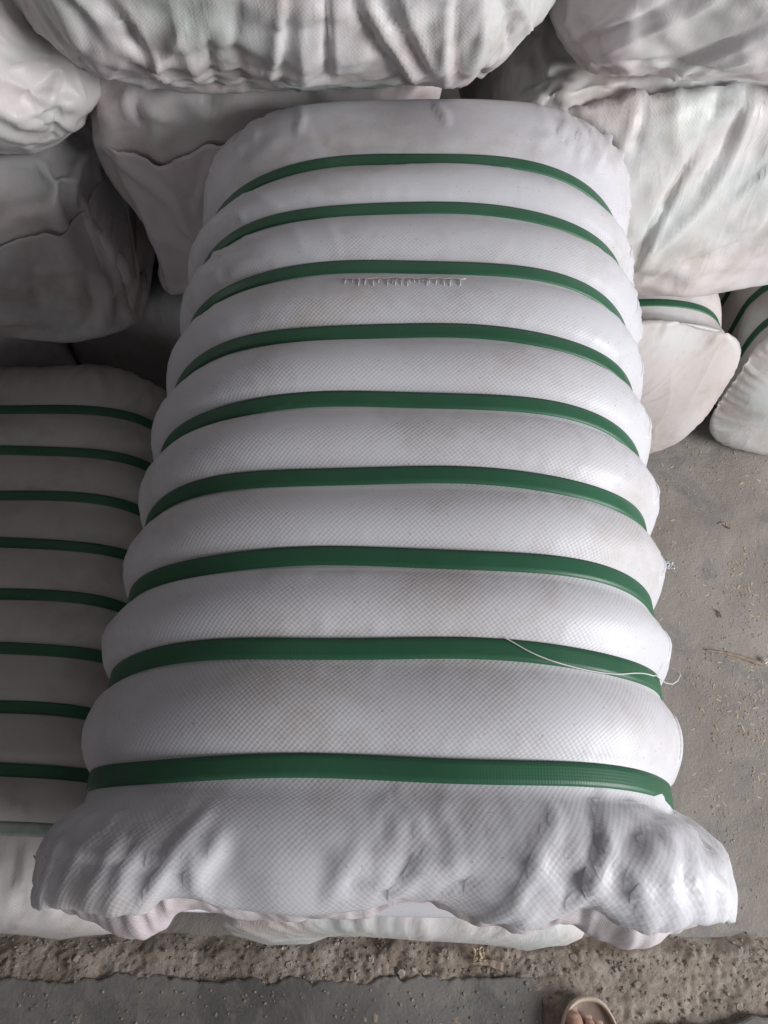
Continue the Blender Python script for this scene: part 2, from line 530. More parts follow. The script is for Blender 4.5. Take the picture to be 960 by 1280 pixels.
def bale_tube(parent, strap_y, y_back, a, b, n_exp, bulge, m, step, mat, front, back, slack=.03, seed=0, iters=110, zc=None,
              pulls=(), side_seam=True, gath=(), bow=.0, lump=.004, name='sack', inward=1.5e-5, fans=(), lines=(), still=None, shear=0., bend=.25, pucker=0., flare=0., front_dx=0.):
    """woven sack pinched by straps. front / back: lists of (y, width scale, height scale, exponent, dz) rings past the end straps"""
    zc = b if zc is None else zc
    ys, sc = [], []                                          # rings along the bale
    rows = []
    for (y, sw, sh, ne, dz) in front: rows.append((y, sw, sh, ne, dz, 0))
    for q in range(len(strap_y)):
        y0 = strap_y[q]
        rows.append((y0 - STRAP_W * .55, 1, 1, n_exp, 0, 1)); rows.append((y0, 1, 1, n_exp, 0, 1)); rows.append((y0 + STRAP_W * .55, 1, 1, n_exp, 0, 1))
        if q < len(strap_y) - 1:
            ya, yb = y0 + STRAP_W * .55, strap_y[q + 1] - STRAP_W * .55
            ns = max(4, round((yb - ya) / step))
            for t in np.linspace(0, 1, ns + 1)[1:-1]:
                p = math.sin(math.pi * t) ** .75
                rows.append((ya + (yb - ya) * t, 1 + bulge * p / a, 1 + bulge * .8 * p / b, n_exp, 0, 0))
    for (y, sw, sh, ne, dz) in back: rows.append((y, sw, sh, ne, dz, 0))
    V, pins = [], []
    ymid = (strap_y[0] + strap_y[-1]) / 2; yl = (strap_y[-1] - strap_y[0]) / 2
    for (y, sw, sh, ne, dz, pin) in rows:
        g = 1 + bow * (1 - min(1, abs((y - ymid) / yl)) ** 2)
        x, z = profile_ring(a * sw * g, b * sh * g, ne, m)
        for i in range(m): V.append((x[i] * (1 + flare * y / .7) + shear * y + front_dx * min(1, max(0, (.075 - y) / .05)), y, zc + z[i] + dz))
        pins += [float(pin)] * m
    V = np.array(V); pins = np.array(pins)
    nr = len(rows)
    F = [(r * m + i, r * m + (i + 1) % m, (r + 1) * m + (i + 1) % m, (r + 1) * m + i) for r in range(nr - 1) for i in range(m)]
    Q = np.array(F)
    N = vnormals(V, Q)
    if ((V - V.mean(0)) * N).sum() < 0:
        Q = Q[:, ::-1].copy(); N = -N
    V = V + N * (fnoise(V, 5, seed + 40) * lump * (1 - pins * .6))[:, None]
    if pucker:
        near = np.min(np.abs(V[:, 1][:, None] - np.array(strap_y)[None, :]), axis=1)
        arc_ = np.tile(np.arange(m) * (3.6 * (a + b) / m), nr)
        X = np.stack([arc_, np.round(V[:, 1] * 12) * .4, 0 * arc_], 1)
        pk = ridge_noise(X * 26, seed + 60, 3) * np.clip(fnoise(V, 6, seed + 61) + .35, 0, 1)
        V = V + N * (pucker * pk * np.exp(-((near - .013) / .008) ** 2) * (1 - pins))[:, None]
    # each pulled-in point drags the cloth round it
    for (pt, rad, depth) in pulls:
        w = np.exp(-(np.linalg.norm(V - np.array(pt), axis=1) / rad) ** 2)
        V = V - N * (w * depth)[:, None]
    V[:, 2] = np.maximum(V[:, 2], .002 + 0 * V[:, 2])
    rings = [V[r * m:(r + 1) * m].copy() for r in range(nr)]
    N = vnormals(V, Q)
    sf = slack if callable(slack) else None
    if still is not None: pins = np.maximum(pins, (V[:, 1] < still) * 1.)
    hold = np.array([float(rw[5]) for rw in rows for _ in range(m)])
    P = relax(V, Q, slack=0 if sf else slack, slack_fn=sf, pins=pins, seed=seed, iters=iters, gathers=gath, core=.0008, cap=.035, bend_k=bend, N=N, inward=inward, jitter=.0005 * (.06 + np.clip((strap_y[0] - .008 - V[:, 1]) / .02, 0, 1) + np.clip((V[:, 1] - strap_y[-1] - .01) / .04, 0, 1))[:, None])
    if fans: P = P * hold[:, None] + fan_creases(P, vnormals(P, Q), fans) * (1 - hold[:, None])
    if lines: P = P * hold[:, None] + crease_lines(P, vnormals(P, Q), lines) * (1 - hold[:, None])
    uvy = [rw[0] for rw in rows]
    arc = [0.]
    Vr = V.reshape(nr, m, 3)
    for r in range(1, nr): arc.append(arc[-1] + float(np.linalg.norm(Vr[r] - Vr[r - 1], axis=1).mean()))
    per = 2 * (a + b) * 1.75 / m
    UV = []
    rev = not np.array_equal(Q[0], F[0])
    for r in range(nr - 1):
        for i in range(m):
            c = [(i * per, arc[r]), ((i + 1) * per, arc[r]), ((i + 1) * per, arc[r + 1]), (i * per, arc[r + 1])]
            UV += c[::-1] if rev else c
    # close both ends
    V2 = [tuple(p) for p in P]
    F2 = [tuple(map(int, q)) for q in Q]
    for r in (0, nr - 1):
        ids = [r * m + i for i in range(m)]
        c = P[r * m:(r + 1) * m].mean(0)
        V2.append(tuple(c)); ci = len(V2) - 1
        for i in range(m):
            t = (ids[i], ids[(i + 1) % m], ci)
            F2.append(t); UV += [(0, 0), (0, .003), (.003, 0)]
    o = mesh_obj(name, V2, F2, mat, parent, UV)
    bmx = bmesh.new(); bmx.from_mesh(o.data); bmesh.ops.recalc_face_normals(bmx, faces=bmx.faces); bmx.to_mesh(o.data); bmx.free()
    for q, y in enumerate(strap_y):
        g = 1 + bow * (1 - min(1, abs((y - ymid) / yl)) ** 2)
        r = next(i for i, rw in enumerate(rows) if abs(rw[0] - y) < 1e-6)
        rr = rings[r]
        ring = np.stack([rr[:, 0], rr[:, 2]], 1)
        strap(parent, ring, y)
    return o, P.reshape(nr, m, 3), rows

YAW = R(-1.0)
GRP_S = 'bales bound with green straps'
# ---- the big bale on top of the stack
main = thing('strapped_bale', 'large white woven bale with nine green straps lying uppermost in the middle', 'bale', (-.005, 0, .44), (0, R(-1.1), YAW), GRP_S)
sy = [.0865, .169, .240, .3125, .387, .462, .541, .620, .693]
front = [(0.06, 0.3, 0.22, 2.2, -0.03), (0.052, 0.55, 0.45, 2.5, -0.03), (0.04, 0.78, 0.64, 3.0, -0.028),
         (0.026, 0.94, 0.76, 3.8, -0.026), (0.014, 1.0328, 0.83, 4.2, -0.025), (0.006, 1.0574, 0.875, 4.4, -0.022), (0.001, 1.0738, 0.91, 4.5, -0.018), (0.0, 1.082, 0.935, 4.5, -0.014), (0.003, 1.0861, 0.955, 4.4, -0.011), (0.008, 1.0902, 0.972, 4.3, -0.008), (0.013, 1.0902, 0.985, 4.2, -0.006), (0.019, 1.0902, 0.997, 4.1, -0.004),
         (0.025, 1.0902, 1.006, 4.0, -0.002), (0.031, 1.0877, 1.013, 3.8, 0), (0.037, 1.094, 1.018, 3.7, 0), (0.043, 1.094, 1.022, 3.5, 0), (0.049, 1.092, 1.023, 3.3, 0), (0.055, 1.088, 1.022, 3.1, 0), (0.061, 1.075, 1.018, 2.95, 0), (0.067, 1.05, 1.012, 2.85, 0), (0.072, 1.01, 1.005, 2.8, 0)]
back = [(.708, 1.015, 1.01, 3.0, 0), (.716, 1.03, 1.018, 3.0, 0), (.724, 1.037, 1.022, 3.1, 0), (.733, 1.04, 1.024, 3.2, 0), (.742, 1.042, 1.024, 3.3, 0), (.752, 1.042, 1.022, 3.4, 0), (.762, 1.04, 1.02, 3.5, 0),
        (.772, 1.03, 1.015, 3.5, 0), (.782, 1.015, 1.008, 3.5, 0), (.791, .995, 1.0, 3.5, 0), (.800, .97, .985, 3.5, 0), (.808, .94, .96, 3.4, 0), (.815, .89, .91, 3.2, 0), (.820, .80, .82, 3.0, 0), (.823, .64, .64, 2.8, 0), (.824, .42, .42, 2.4, 0)]
DENTS = [(-.122, .008, .40), (.028, .010, .40), (.140, .010, .40), (.232, .03, .38), (-.222, .04, .38)]
def main_slack(mid, d):
    fr = np.clip((.076 - mid[:, 1]) / .02, 0, 1); bk = np.clip((mid[:, 1] - .70) / .05, 0, 1)
    g = sum(np.exp(-(np.linalg.norm((mid - np.array(c)) * np.array([1, .75, .6]), axis=1) / .042) ** 2) for c in DENTS)
    top = np.clip((mid[:, 2] - .25) / .08, 0, 1)
    return fr * top * (.004 + .075 * np.clip(g, 0, 1) * np.abs(d[:, 0]) + .008 * np.clip(g, 0, 1)) + bk * (.012 + .022 * np.abs(d[:, 0]))
sack, Pm, rows_m = bale_tube(main, sy, .79, .240, .2175, 2.9, .0130, 400, .0055, M['sack_main'], front, back, main_slack, 3, 120,
    pulls=[((-.122, -.004, .395), .020, .012), ((.028, -.004, .395), .020, .016), ((.140, -.004, .395), .020, .015), ((.060, .022, .41), .024, .008),
           ((-.085, .022, .42), .020, .004), ((.100, .014, .41), .028, -.006), ((.185, .022, .40), .034, -.010), ((-.16, .016, .40), .024, -.005), ((-.045, .012, .41), .035, -.005)],
    fans=[((-.122, .008, .40), .050, 2.6, 0.0027, 401), ((.028, .010, .405), .060, 2.6, 0.0033, 402), ((.140, .010, .40), .065, 2.6, 0.0036, 403), ((.222, .078, .37), .08, 2.6, 0.0030, 404), ((-.22, .075, .37), .07, 2.6, 0.0024, 405),
          ((.245, .0, .36), .06, 2.4, 0.0030, 408), ((.245, .693, .32), .16, 2.8, .007, 406), ((-.235, .693, .32), .16, 2.8, .006, 407)], lump=.0016, shear=.046, bend=.8, flare=.045, front_dx=.007, pucker=.0005,
    lines=[([(.222, .078, .34), (.243, .045, .37), (.246, .012, .37), (.246, -.01, .33)], .005, -.006), ([(.232, .078, .32), (.256, .045, .35), (.258, .0, .35)], .005, .005),
           ([(-.01, .045, .43), (.010, .030, .425), (.028, .022, .41)], .005, .005), ([(.045, .026, .415), (.085, .036, .42)], .004, .004), ([(.05, .018, .41), (.092, .026, .42)], .004, .004), ([(.045, .032, .415), (.07, .046, .42)], .004, .0035)])

# ---- the strapped bale lying on the floor to the left, and its copies
sy2 = [.092, .160, .234, .312, .386, .464, .540, .617, .692]
front2 = [(-.004, .3, .25, 2.2, -.02), (-.014, .6, .5, 2.6, -.02), (-.018, .85, .72, 3.2, -.02), (-.012, 1.0, .86, 3.6, -.018), (-.004, 1.06, .92, 4.0, -.014), (.006, 1.08, .96, 4.2, -.01),
          (.016, 1.08, .985, 4.2, -.005), (.028, 1.07, 1.0, 4.2, 0), (.040, 1.06, 1.01, 4.2, 0), (.052, 1.05, 1.015, 4.2, 0), (.064, 1.035, 1.012, 4.2, 0), (.075, 1.015, 1.005, 4.2, 0)]
back2 = [(.708, 1.01, 1.008, 4.2, 0), (.718, 1.02, 1.01, 4.2, 0), (.730, 1.02, 1.01, 4.2, 0), (.742, 1.015, 1.005, 4.1, 0), (.754, 1.005, .995, 4.0, 0), (.766, .99, .98, 3.8, 0), (.778, .97, .955, 3.6, 0),
         (.788, .94, .92, 3.4, 0), (.795, .88, .85, 3.2, 0), (.799, .76, .72, 2.8, 0), (.801, .5, .5, 2.4, 0), (.801, .35, .3, 2.2, 0)]
def slack2(mid, d):
    e = np.clip((.085 - mid[:, 1]) / .05, 0, 1) + np.clip((mid[:, 1] - .70) / .05, 0, 1)
    rim = np.clip((np.maximum(np.abs(mid[:, 0]) / .2, np.abs(mid[:, 2] - .21) / .2) - .75) / .2, 0, 1)
    return .006 + e * rim * (.02 + .05 * np.abs(d[:, 0]))
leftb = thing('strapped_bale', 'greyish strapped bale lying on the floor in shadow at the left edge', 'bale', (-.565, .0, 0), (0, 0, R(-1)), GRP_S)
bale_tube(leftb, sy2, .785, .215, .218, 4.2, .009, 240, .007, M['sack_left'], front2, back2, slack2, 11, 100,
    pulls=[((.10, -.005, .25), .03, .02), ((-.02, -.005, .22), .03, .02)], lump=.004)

def dup(root, label, loc, rot, mat=None, group=None, keep=None):
    r = root.copy(); COL.objects.link(r)
    r.location, r.rotation_euler = loc, rot
    r['label'] = label
    if group: r['group'] = group
    for ch in list(root.children):
        c = ch.copy()
        if mat and ch.name.startswith('sack'):
            c.data = ch.data.copy(); c.data.materials[0] = mat
        COL.objects.link(c); c.parent = r
    return r
lower = dup(leftb, 'pale bale squeezed beneath the big nine-strap bale, only its end showing', (.02, -.012, 0), (0, 0, YAW), M['sack_pale'])
def end_on(label, loc, rot, mat, seed, ink=False):
    """bale seen from its end: a strap close to a flat end whose ruffled hem stands out all round"""
    t = thing('strapped_bale', label, 'bale', loc, rot, GRP_S)
    sy3 = [.056] + [.135 + .082 * q for q in range(8)]
    fr = [(-.030, .25, .25, 2.6, -.01), (-.032, .45, .45, 2.7, -.01), (-.030, .65, .65, 2.8, -.01), (-.024, .82, .82, 2.9, -.008), (-.016, .93, .92, 3.0, -.006), (-.008, 1.0, .98, 3.0, -.004), (-.003, 1.04, 1.015, 3.0, -.002), (.000, 1.07, 1.035, 3.0, 0), (.003, 1.085, 1.045, 3.0, 0),
          (.008, 1.06, 1.03, 3.0, 0), (.014, 1.035, 1.018, 3.0, 0), (.022, 1.02, 1.012, 3.0, 0), (.031, 1.012, 1.01, 3.0, 0), (.040, 1.006, 1.005, 3.0, 0)]
    def sl(mid, d):
        e = np.exp(-((mid[:, 1] - .001) / .008) ** 2) * (np.maximum(np.abs(mid[:, 0]) / .2, np.abs(mid[:, 2] - .21) / .2) > .7)
        return .004 + e * .10 * (1 - np.abs(d[:, 1]))
    o, _, _ = bale_tube(t, sy3, .785, .215, .212, 3.0, .010, 260, .008, mat, fr, back2, sl, seed, 110, lump=.009,
        fans=[((-.05, -.03, .05), .18, 2.4, .006, seed + 300), ((.12, -.02, .30), .12, 2.4, .004, seed + 301)])
    return t, o
b1, b1_sack = end_on('off-white bale on the floor beside the big bale, ruffled end outward, one strap showing', (.425, .868, 0), (0, 0, R(3)), M['sack_beige'], 81)
b1.scale = (.93, 1, 1)
b2, b2_sack = end_on('off-white bale on the floor cut off by the right edge of the photo', (.90, .89, 0), (0, 0, R(-4)), M['sack_pale'], 91)
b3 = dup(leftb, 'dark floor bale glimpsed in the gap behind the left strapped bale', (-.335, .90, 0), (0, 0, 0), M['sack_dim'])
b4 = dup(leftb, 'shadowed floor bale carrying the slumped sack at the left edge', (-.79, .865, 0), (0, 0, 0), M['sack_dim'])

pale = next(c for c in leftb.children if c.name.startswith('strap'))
pale.data = pale.data.copy(); pale.data.materials[0] = M['paler']; pale['label'] = 'paler grey-green strap nearest the front'

# ------------------------------------------------------------------ unstrapped sacks of the stack behind
GRP = 'plain sacks stacked behind the big bale'
def sack_thing(name, label, loc, rot, Wd, L, H, mat, seed, r=.09, bulge=.03, slack=.05, cell=.0115, gathers=(), lines=(), lump=.012, iters=150, aniso=None, shape=None, pulls=(), fans=(), dirs=()):
    t = thing(name, label, 'bale', loc, rot, GRP)
    P, Q, UV = rounded_box(Wd, L, H, cell, r, bulge, lump, seed)
    if shape is not None: P = shape(P)
    N = vnormals(P, Q)
    if ((P - P.mean(0)) * N).sum() < 0: N = -N
    for (pt, rad, depth) in pulls:
        w = np.exp(-(np.linalg.norm(P - np.array(pt), axis=1) / rad) ** 2)
        P = P - N * (w * depth)[:, None]
    N = vnormals(P, Q)
    if ((P - P.mean(0)) * N).sum() < 0: N = -N
    big = fnoise
    def sf(mid, d):
        base = slack * (.55 + .9 * np.clip(.5 + .7 * fnoise(mid, 2.6, seed + 77), 0, 1))
        if aniso is not None: base = base * (.35 + np.abs(d @ (np.array(aniso) / np.linalg.norm(aniso))) * 1.5)
        return base
    P = relax(P, Q, slack_fn=sf, seed=seed, iters=iters, gathers=gathers, cap=.05, core=.012, N=N, inward=2.5e-5, bend_k=.2)
    o = mesh_obj('sack', P, [tuple(map(int, q)) for q in Q], mat, t, UV, sub=1)
    bmx = bmesh.new(); bmx.from_mesh(o.data); bmesh.ops.recalc_face_normals(bmx, faces=bmx.faces); bmx.to_mesh(o.data); bmx.free()
    o.modifiers[0].levels = 1
    me = bpy.data.meshes.new_from_object(o.evaluated_get(bpy.context.evaluated_depsgraph_get()))
    o.modifiers.clear(); o.data = me
    n = len(me.vertices)
    P = np.zeros(n * 3); N = np.zeros(n * 3)
    me.vertices.foreach_get('co', P); me.vertices.foreach_get('normal', N)
    P, N = P.reshape(-1, 3), N.reshape(-1, 3)
    P = fan_creases(P, N, fans)
    for q, (ax, ht) in enumerate(dirs): P = dir_creases(P, N, ax, ht * .6, seed + 200 + 10 * q)
    for q, (ax, ht) in enumerate(dirs):
        P = dir_creases(P, N, (ax[0] + .35, ax[1], ax[2]), ht * .3, seed + 260 + 10 * q, 17., 2.2)
    if lines: P = crease_lines(P, N, lines)
    P[:, 2] = np.maximum(P[:, 2], .001)
    me.vertices.foreach_set('co', P.ravel()); me.update()
    return t, P

def hem(parent, pts, drop, out, mat, seed, name='hem', n=90, k=7):
    """folded edge of the sack mouth: a crumpled strip of cloth along a line of points, hanging down by drop"""
    pts = np.array(pts, float)
    L = np.concatenate([[0], np.cumsum(np.linalg.norm(np.diff(pts, axis=0), axis=1))])
    u = np.linspace(0, L[-1], n)
    C = np.stack([np.interp(u, L, pts[:, a]) for a in range(3)], 1)
    V, F, UV = [], [], []
    out = np.array(out, float)
    for i in range(n):
        e = min(1, 4 * i / n, 4 * (n - 1 - i) / n)
        dr = drop * (.65 + .5 * mnoise.noise(Vector((u[i] * 16, seed, 0)))) * (.35 + .65 * e)
        for j in range(k):
            t = j / (k - 1)
            w = mnoise.noise(Vector((u[i] * 22, t * 1.2, seed + 3.))) * .008 * (.3 + t) + mnoise.noise(Vector((u[i] * 55, t * 2, seed + 7.))) * .003 * t
            lift = .012 * math.sin(min(1, t * 1.6) * math.pi * .55)
            V.append(tuple(C[i] + out * (lift + w) + np.array([0, 0, -1]) * dr * t))
    for i in range(n - 1):
        for j in range(k - 1):
            F.append((i * k + j, (i + 1) * k + j, (i + 1) * k + j + 1, i * k + j + 1))
            for (ii, jj) in ((i, j), (i + 1, j), (i + 1, j + 1), (i, j + 1)): UV.append((u[ii], jj * drop / k))
    o = mesh_obj(name, V, F, mat, parent, UV, sub=1)
    m = o.modifiers.new('cloth', 'SOLIDIFY'); m.thickness = .0012
    return o

# A: broad pale sack, second layer right
A, PA = sack_thing('sack_bale', 'broad pale sack of the second layer whose creased end faces out at the right', (.455, .885, .445), (0, 0, R(2)), .56, .8, .395, M['sack_pale'], 21, cell=.0085,
    r=.06, bulge=.03, slack=.003, iters=60, lump=.008, aniso=(1, 0, -.6), fans=[((-.28, 0, .02), .5, 2.6, .006, 301), ((.16, 0, .44), .35, 2.2, .006, 302)], dirs=[((1, 0, .7), .002)])
# D: top right
Dk, PD = sack_thing('sack_bale', 'crumpled white sack of the top layer in the upper right corner', (.43, .81, .825), (0, 0, R(-3)), .50, .8, .42, M['sack_pink'], 33, cell=.0085,
    r=.11, bulge=.03, slack=.002, iters=60, lump=.009, aniso=(1, 0, .8), fans=[((-.2, 0, .02), .4, 1.6, .0025, 311)], dirs=[((1, 0, .45), .0007)])
# E: top centre, lying crosswise
E_, PE = sack_thing('sack_bale', 'wide sagging sack lying crosswise on the top layer above the big bale', (-.105, .765, .848), (0, 0, R(1)), .60, .5, .46, M['sack_green'], 45, cell=.0085,
    r=.12, bulge=.03, slack=.003, iters=60, lump=.007, gathers=[((.27, .05, .2), .06, .3), ((-.26, .05, .22), .06, .2)], aniso=(1, 0, -.2),
    fans=[((.06, -.02, .55), .55, 3.0, .006, 321), ((-.16, -.02, .55), .55, 3.0, .006, 322), ((.27, .03, .22), .2, 2.6, .010, 323)], dirs=[((.1, -.3, 1), .005)])
# F: second layer, left of the big bale
F_, PF = sack_thing('sack_bale', 'grey sack of the second layer with folded mouth, wedged left of the big bale', (-.165, .87, .44), (0, 0, R(-2)), .43, .8, .42, M['sack_pink'], 57,
    r=.05, bulge=.02, slack=.016, aniso=(1, 0, .4), fans=[((-.20, 0, .36), .3, 2.4, .005, 331)], dirs=[((.5, 0, 1), .003)])
# G: second layer, far left
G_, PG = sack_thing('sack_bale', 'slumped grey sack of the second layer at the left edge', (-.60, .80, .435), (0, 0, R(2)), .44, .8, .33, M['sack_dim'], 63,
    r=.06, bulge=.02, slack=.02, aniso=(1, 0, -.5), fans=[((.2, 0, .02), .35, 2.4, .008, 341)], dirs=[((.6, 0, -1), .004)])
# H: top left
H_, PH = sack_thing('sack_bale', 'bright knotted sack of the top layer in the upper left corner', (-.60, .79, .765), (0, 0, R(-4)), .46, .8, .44, M['sack_pale'], 71, cell=.0085,
    r=.10, bulge=.03, slack=.006, gathers=[((.12, 0, .25), .05, .5)], aniso=(.6, 0, 1), fans=[((.12, 0, .25), .3, 2.6, .009, 351)], dirs=[((.4, 0, 1), .002)])

# ------------------------------------------------------------------ mouths of the sacks, folded over the front
from mathutils.bvhtree import BVHTree
def flap(t, pts_top, zbot, mat, seed, lift=.012, nx=110, nk=44, name='flap', fans=()):
    """panel of cloth lying on the front of a sack: top edge along pts_top (x, z) stands clear, the rest clings. Points in the sack's own space"""
    body = t.children[0].data
    n = len(body.vertices); P = np.zeros(n * 3); body.vertices.foreach_get('co', P); P = P.reshape(-1, 3)
    tree = BVHTree.FromPolygons([tuple(p) for p in P], [tuple(f.vertices) for f in body.polygons])
    px, pz = zip(*pts_top)
    xs = np.linspace(px[0], px[-1], nx); V, F, UV = [], [], []
    for i, x in enumerate(xs):
        zt = np.interp(x, px, pz) + .006 * mnoise.noise(Vector((x * 30, seed, 0))) + .003 * mnoise.noise(Vector((x * 90, seed, 4)))
        last = None
        for j in range(nk):
            f = j / (nk - 1)
            z = zt + (zbot - zt) * f
            h = tree.ray_cast(Vector((x, -.5, min(z, zt - .004))), Vector((0, 1, 0)))[0]
            y = h.y if h is not None else (last if last is not None else .02)
            last = y
            e = min(1, 7 * i / nx, 7 * (nx - 1 - i) / nx)
            off = .0025 + lift * math.exp(-f * 7) * (.6 + .7 * mnoise.noise(Vector((x * 18, seed + 2, f * 3)))) * e
            off -= .006 * max(0, (f - .85) / .15) + .006 * (1 - e)
            V.append((x, y - off, z))
    for i in range(nx - 1):
        for j in range(nk - 1):
            F.append((i * nk + j, i * nk + j + 1, (i + 1) * nk + j + 1, (i + 1) * nk + j))
            UV += [(xs[i], -j * .008), (xs[i], -(j + 1) * .008), (xs[i + 1], -(j + 1) * .008), (xs[i + 1], -j * .008)]
    V = np.array(V); sm = V[:, 1].reshape(nx, nk)
    for _ in range(2):
        sm2 = sm.copy(); sm2[1:-1, 1:-1] = (sm[1:-1, 1:-1] * 2 + sm[:-2, 1:-1] + sm[2:, 1:-1] + sm[1:-1, :-2] + sm[1:-1, 2:]) / 6; sm = np.minimum(sm2, sm)
    V[:, 1] = sm.ravel()
    if fans: V = fan_creases(V, np.tile([0., -1, 0], (len(V), 1)), fans)
    o = mesh_obj(name, V, F, mat, t, UV)
    m = o.modifiers.new('cloth', 'SOLIDIFY'); m.thickness = .0014; m.offset = 0
    return o
flap(F_, [(-.205, .318), (-.19, .325), (-.15, .318), (-.12, .310), (-.06, .335), (-.055, .338), (.02, .340), (.09, .335)], .03, M['flap_pink'], 2, fans=[((-.05, 0, .33), .25, 2.2, .004, 501)])
flap(G_, [(-.225, .235), (-.1, .238), (.0, .240), (.12, .245), (.19, .235), (.222, .22)], .02, M['sack_dim'], 5, fans=[((.19, 0, .22), .25, 2.2, .006, 502)])
flap(A, [(-.245, .345), (-.21, .36), (-.14, .372), (-.04, .378), (.06, .375), (.14, .37), (.22, .372), (.285, .36)], .02, M['sack_pale'], 8, fans=[((.12, 0, .36), .3, 2.2, .005, 503), ((-.26, 0, .02), .4, 2.4, .005, 504)])

def sight(u, v):
    """direction of the line of sight through a photo pixel"""
    a = R(PITCH); x, yv = (u - 480) / 950, (v - 640) / 950
    return Vector((x, math.cos(a) - yv * math.sin(a), -math.sin(a) - yv * math.cos(a))).normalized()
def folds(root, o, lines):
    """sharp folds of the cloth along polylines found on the surface; each: points seen, width, height"""
    Mi = (root.matrix_basis).inverted()
    org = Mi @ Vector((0, 0, CAM_H))
    tr = tree_of(o)
    n = len(o.data.vertices); P = np.zeros(n * 3); N = np.zeros(n * 3)
    o.data.vertices.foreach_get('co', P); o.data.vertices.foreach_get('normal', N)
    P, N = P.reshape(-1, 3), N.reshape(-1, 3)
    H = np.zeros(n)
    for pts, wd, ht in lines:
        q = []
        for (u, v) in smooth_path(pts, 2):
            d = (Mi.to_3x3() @ sight(u, v)).normalized()
            h = tr.ray_cast(org, d)[0]
            if h is not None and (not q or (h - q[-1]).length < .12): q.append(h)
        if len(q) < 2: continue
        q = np.array([tuple(x) for x in q])
        seg = np.linalg.norm(np.diff(q, axis=0), axis=1); cum = np.concatenate([[0], np.cumsum(seg)]); tot = cum[-1] + 1e-9
        best = np.full(n, 9.); par = np.zeros(n)
        for k in range(len(q) - 1):
            ab = q[k + 1] - q[k]
            t = np.clip(((P - q[k]) @ ab) / (ab @ ab + 1e-12), 0, 1)
            d = np.linalg.norm(P - (q[k] + t[:, None] * ab), axis=1)
            m = d < best
            best[m] = d[m]; par[m] = (cum[k] + t[m] * seg[k]) / tot
        side = np.exp(-best / wd)
        H += ht * side * np.sqrt(np.clip(4 * par * (1 - par), 0.02, 1))
    P = P + N * H[:, None]
    o.data.vertices.foreach_set('co', P.ravel()); o.data.update()
def smooth_path(pts, it=3):
    P = [np.array(p, float) for p in pts]
    for _ in range(it):
        Q = [P[0]]
        for a, b in zip(P[:-1], P[1:]): Q += [a * .75 + b * .25, a * .25 + b * .75]
        P = Q + [P[-1]]
    return P
def tree_of(o):
    n = len(o.data.vertices); P = np.zeros(n * 3); o.data.vertices.foreach_get('co', P)
    return BVHTree.FromPolygons([tuple(p) for p in P.reshape(-1, 3)], [tuple(f.vertices) for f in o.data.polygons])
def pix(u, v, z):
    """where the line of sight through a photo pixel meets height z"""
    a = R(PITCH) + math.atan((v - 640) / 950); D = CAM_H - z; y = D / math.tan(a)
    return Vector(((u - 480) / 950 * (y * math.cos(R(PITCH)) + D * math.sin(R(PITCH))), y, z))

def child(t, nm): return next(c for c in t.children if c.name.split('.')[0] == nm)
G1, G2 = .0052, .0085
folds(E_, child(E_, 'sack'), [([(125, 0), (165, 40), (185, 78)], G2, -.012), ([(150, 0), (185, 55), (205, 95)], G1, .008), ([(215, 0), (225, 50), (250, 105)], G2, .008), ([(260, 40), (262, 80), (272, 112)], G1, -.008),
    ([(300, 0), (290, 60), (310, 115)], G2, -.008), ([(352, -10), (346, 60), (338, 100)], G1, .009), ([(362, -10), (358, 60), (352, 105)], G1, -.006), ([(380, 0), (375, 60), (385, 120)], G2, .006), ([(408, -10), (409, 60), (411, 125)], G1, -.012), ([(416, -10), (418, 60), (420, 125)], G1, .005),
    ([(438, -10), (452, 40), (486, 85), (512, 122)], G2, -.016), ([(452, -10), (470, 30), (505, 80), (530, 120)], G1, .010), ([(470, -10), (500, 40), (535, 100)], G1, -.008), ([(500, -10), (520, 40), (545, 95)], G1, .007), ([(560, -10), (556, 60), (558, 112)], G1, .008), ([(570, -10), (568, 50), (572, 105)], G1, -.007),
    ([(600, -10), (605, 40), (590, 90)], G2, .008), ([(622, -10), (645, 40), (636, 80)], G2, -.010), ([(640, -10), (662, 30), (655, 60)], G1, .009), ([(655, 20), (630, 60), (600, 98)], G1, -.008), ([(180, 78), (200, 95), (235, 108)], G1, .007), ([(235, 20), (215, 60), (190, 85)], G1, .006)])
folds(H_, child(H_, 'sack'), [([(40, 0), (65, 45), (84, 70)], G2, .012), ([(84, 70), (62, 130), (10, 150)], G2, .010), ([(84, 72), (106, 132)], G1, .010), ([(82, 74), (66, 178)], G1, -.010), ([(128, 45), (88, 70)], G1, .010), ([(80, 68), (20, 90), (0, 96)], G2, -.010), ([(0, 40), (40, 60), (80, 70)], G2, .008), ([(60, 0), (84, 66)], G1, -.010), ([(20, 160), (60, 150), (100, 120)], G2, .006), ([(84, 74), (50, 110), (20, 130)], G1, -.008)])
folds(Dk, child(Dk, 'sack'), [([(690, 60), (730, 40), (830, -5)], G2, .009), ([(700, 68), (745, 48), (850, -5)], G1, -.008), ([(745, 72), (795, 45), (905, -5)], G2, .009), ([(765, 78), (860, 82), (960, 104)], G1, -.008), ([(820, 96), (900, 60), (970, 25)], G2, -.009), ([(840, 98), (920, 62), (970, 40)], G1, .007), ([(720, 0), (735, 40), (760, 80)], G2, -.007), ([(870, 95), (930, 75), (970, 62)], G1, .006), ([(760, 10), (800, 20), (860, 10)], G2, .006)])
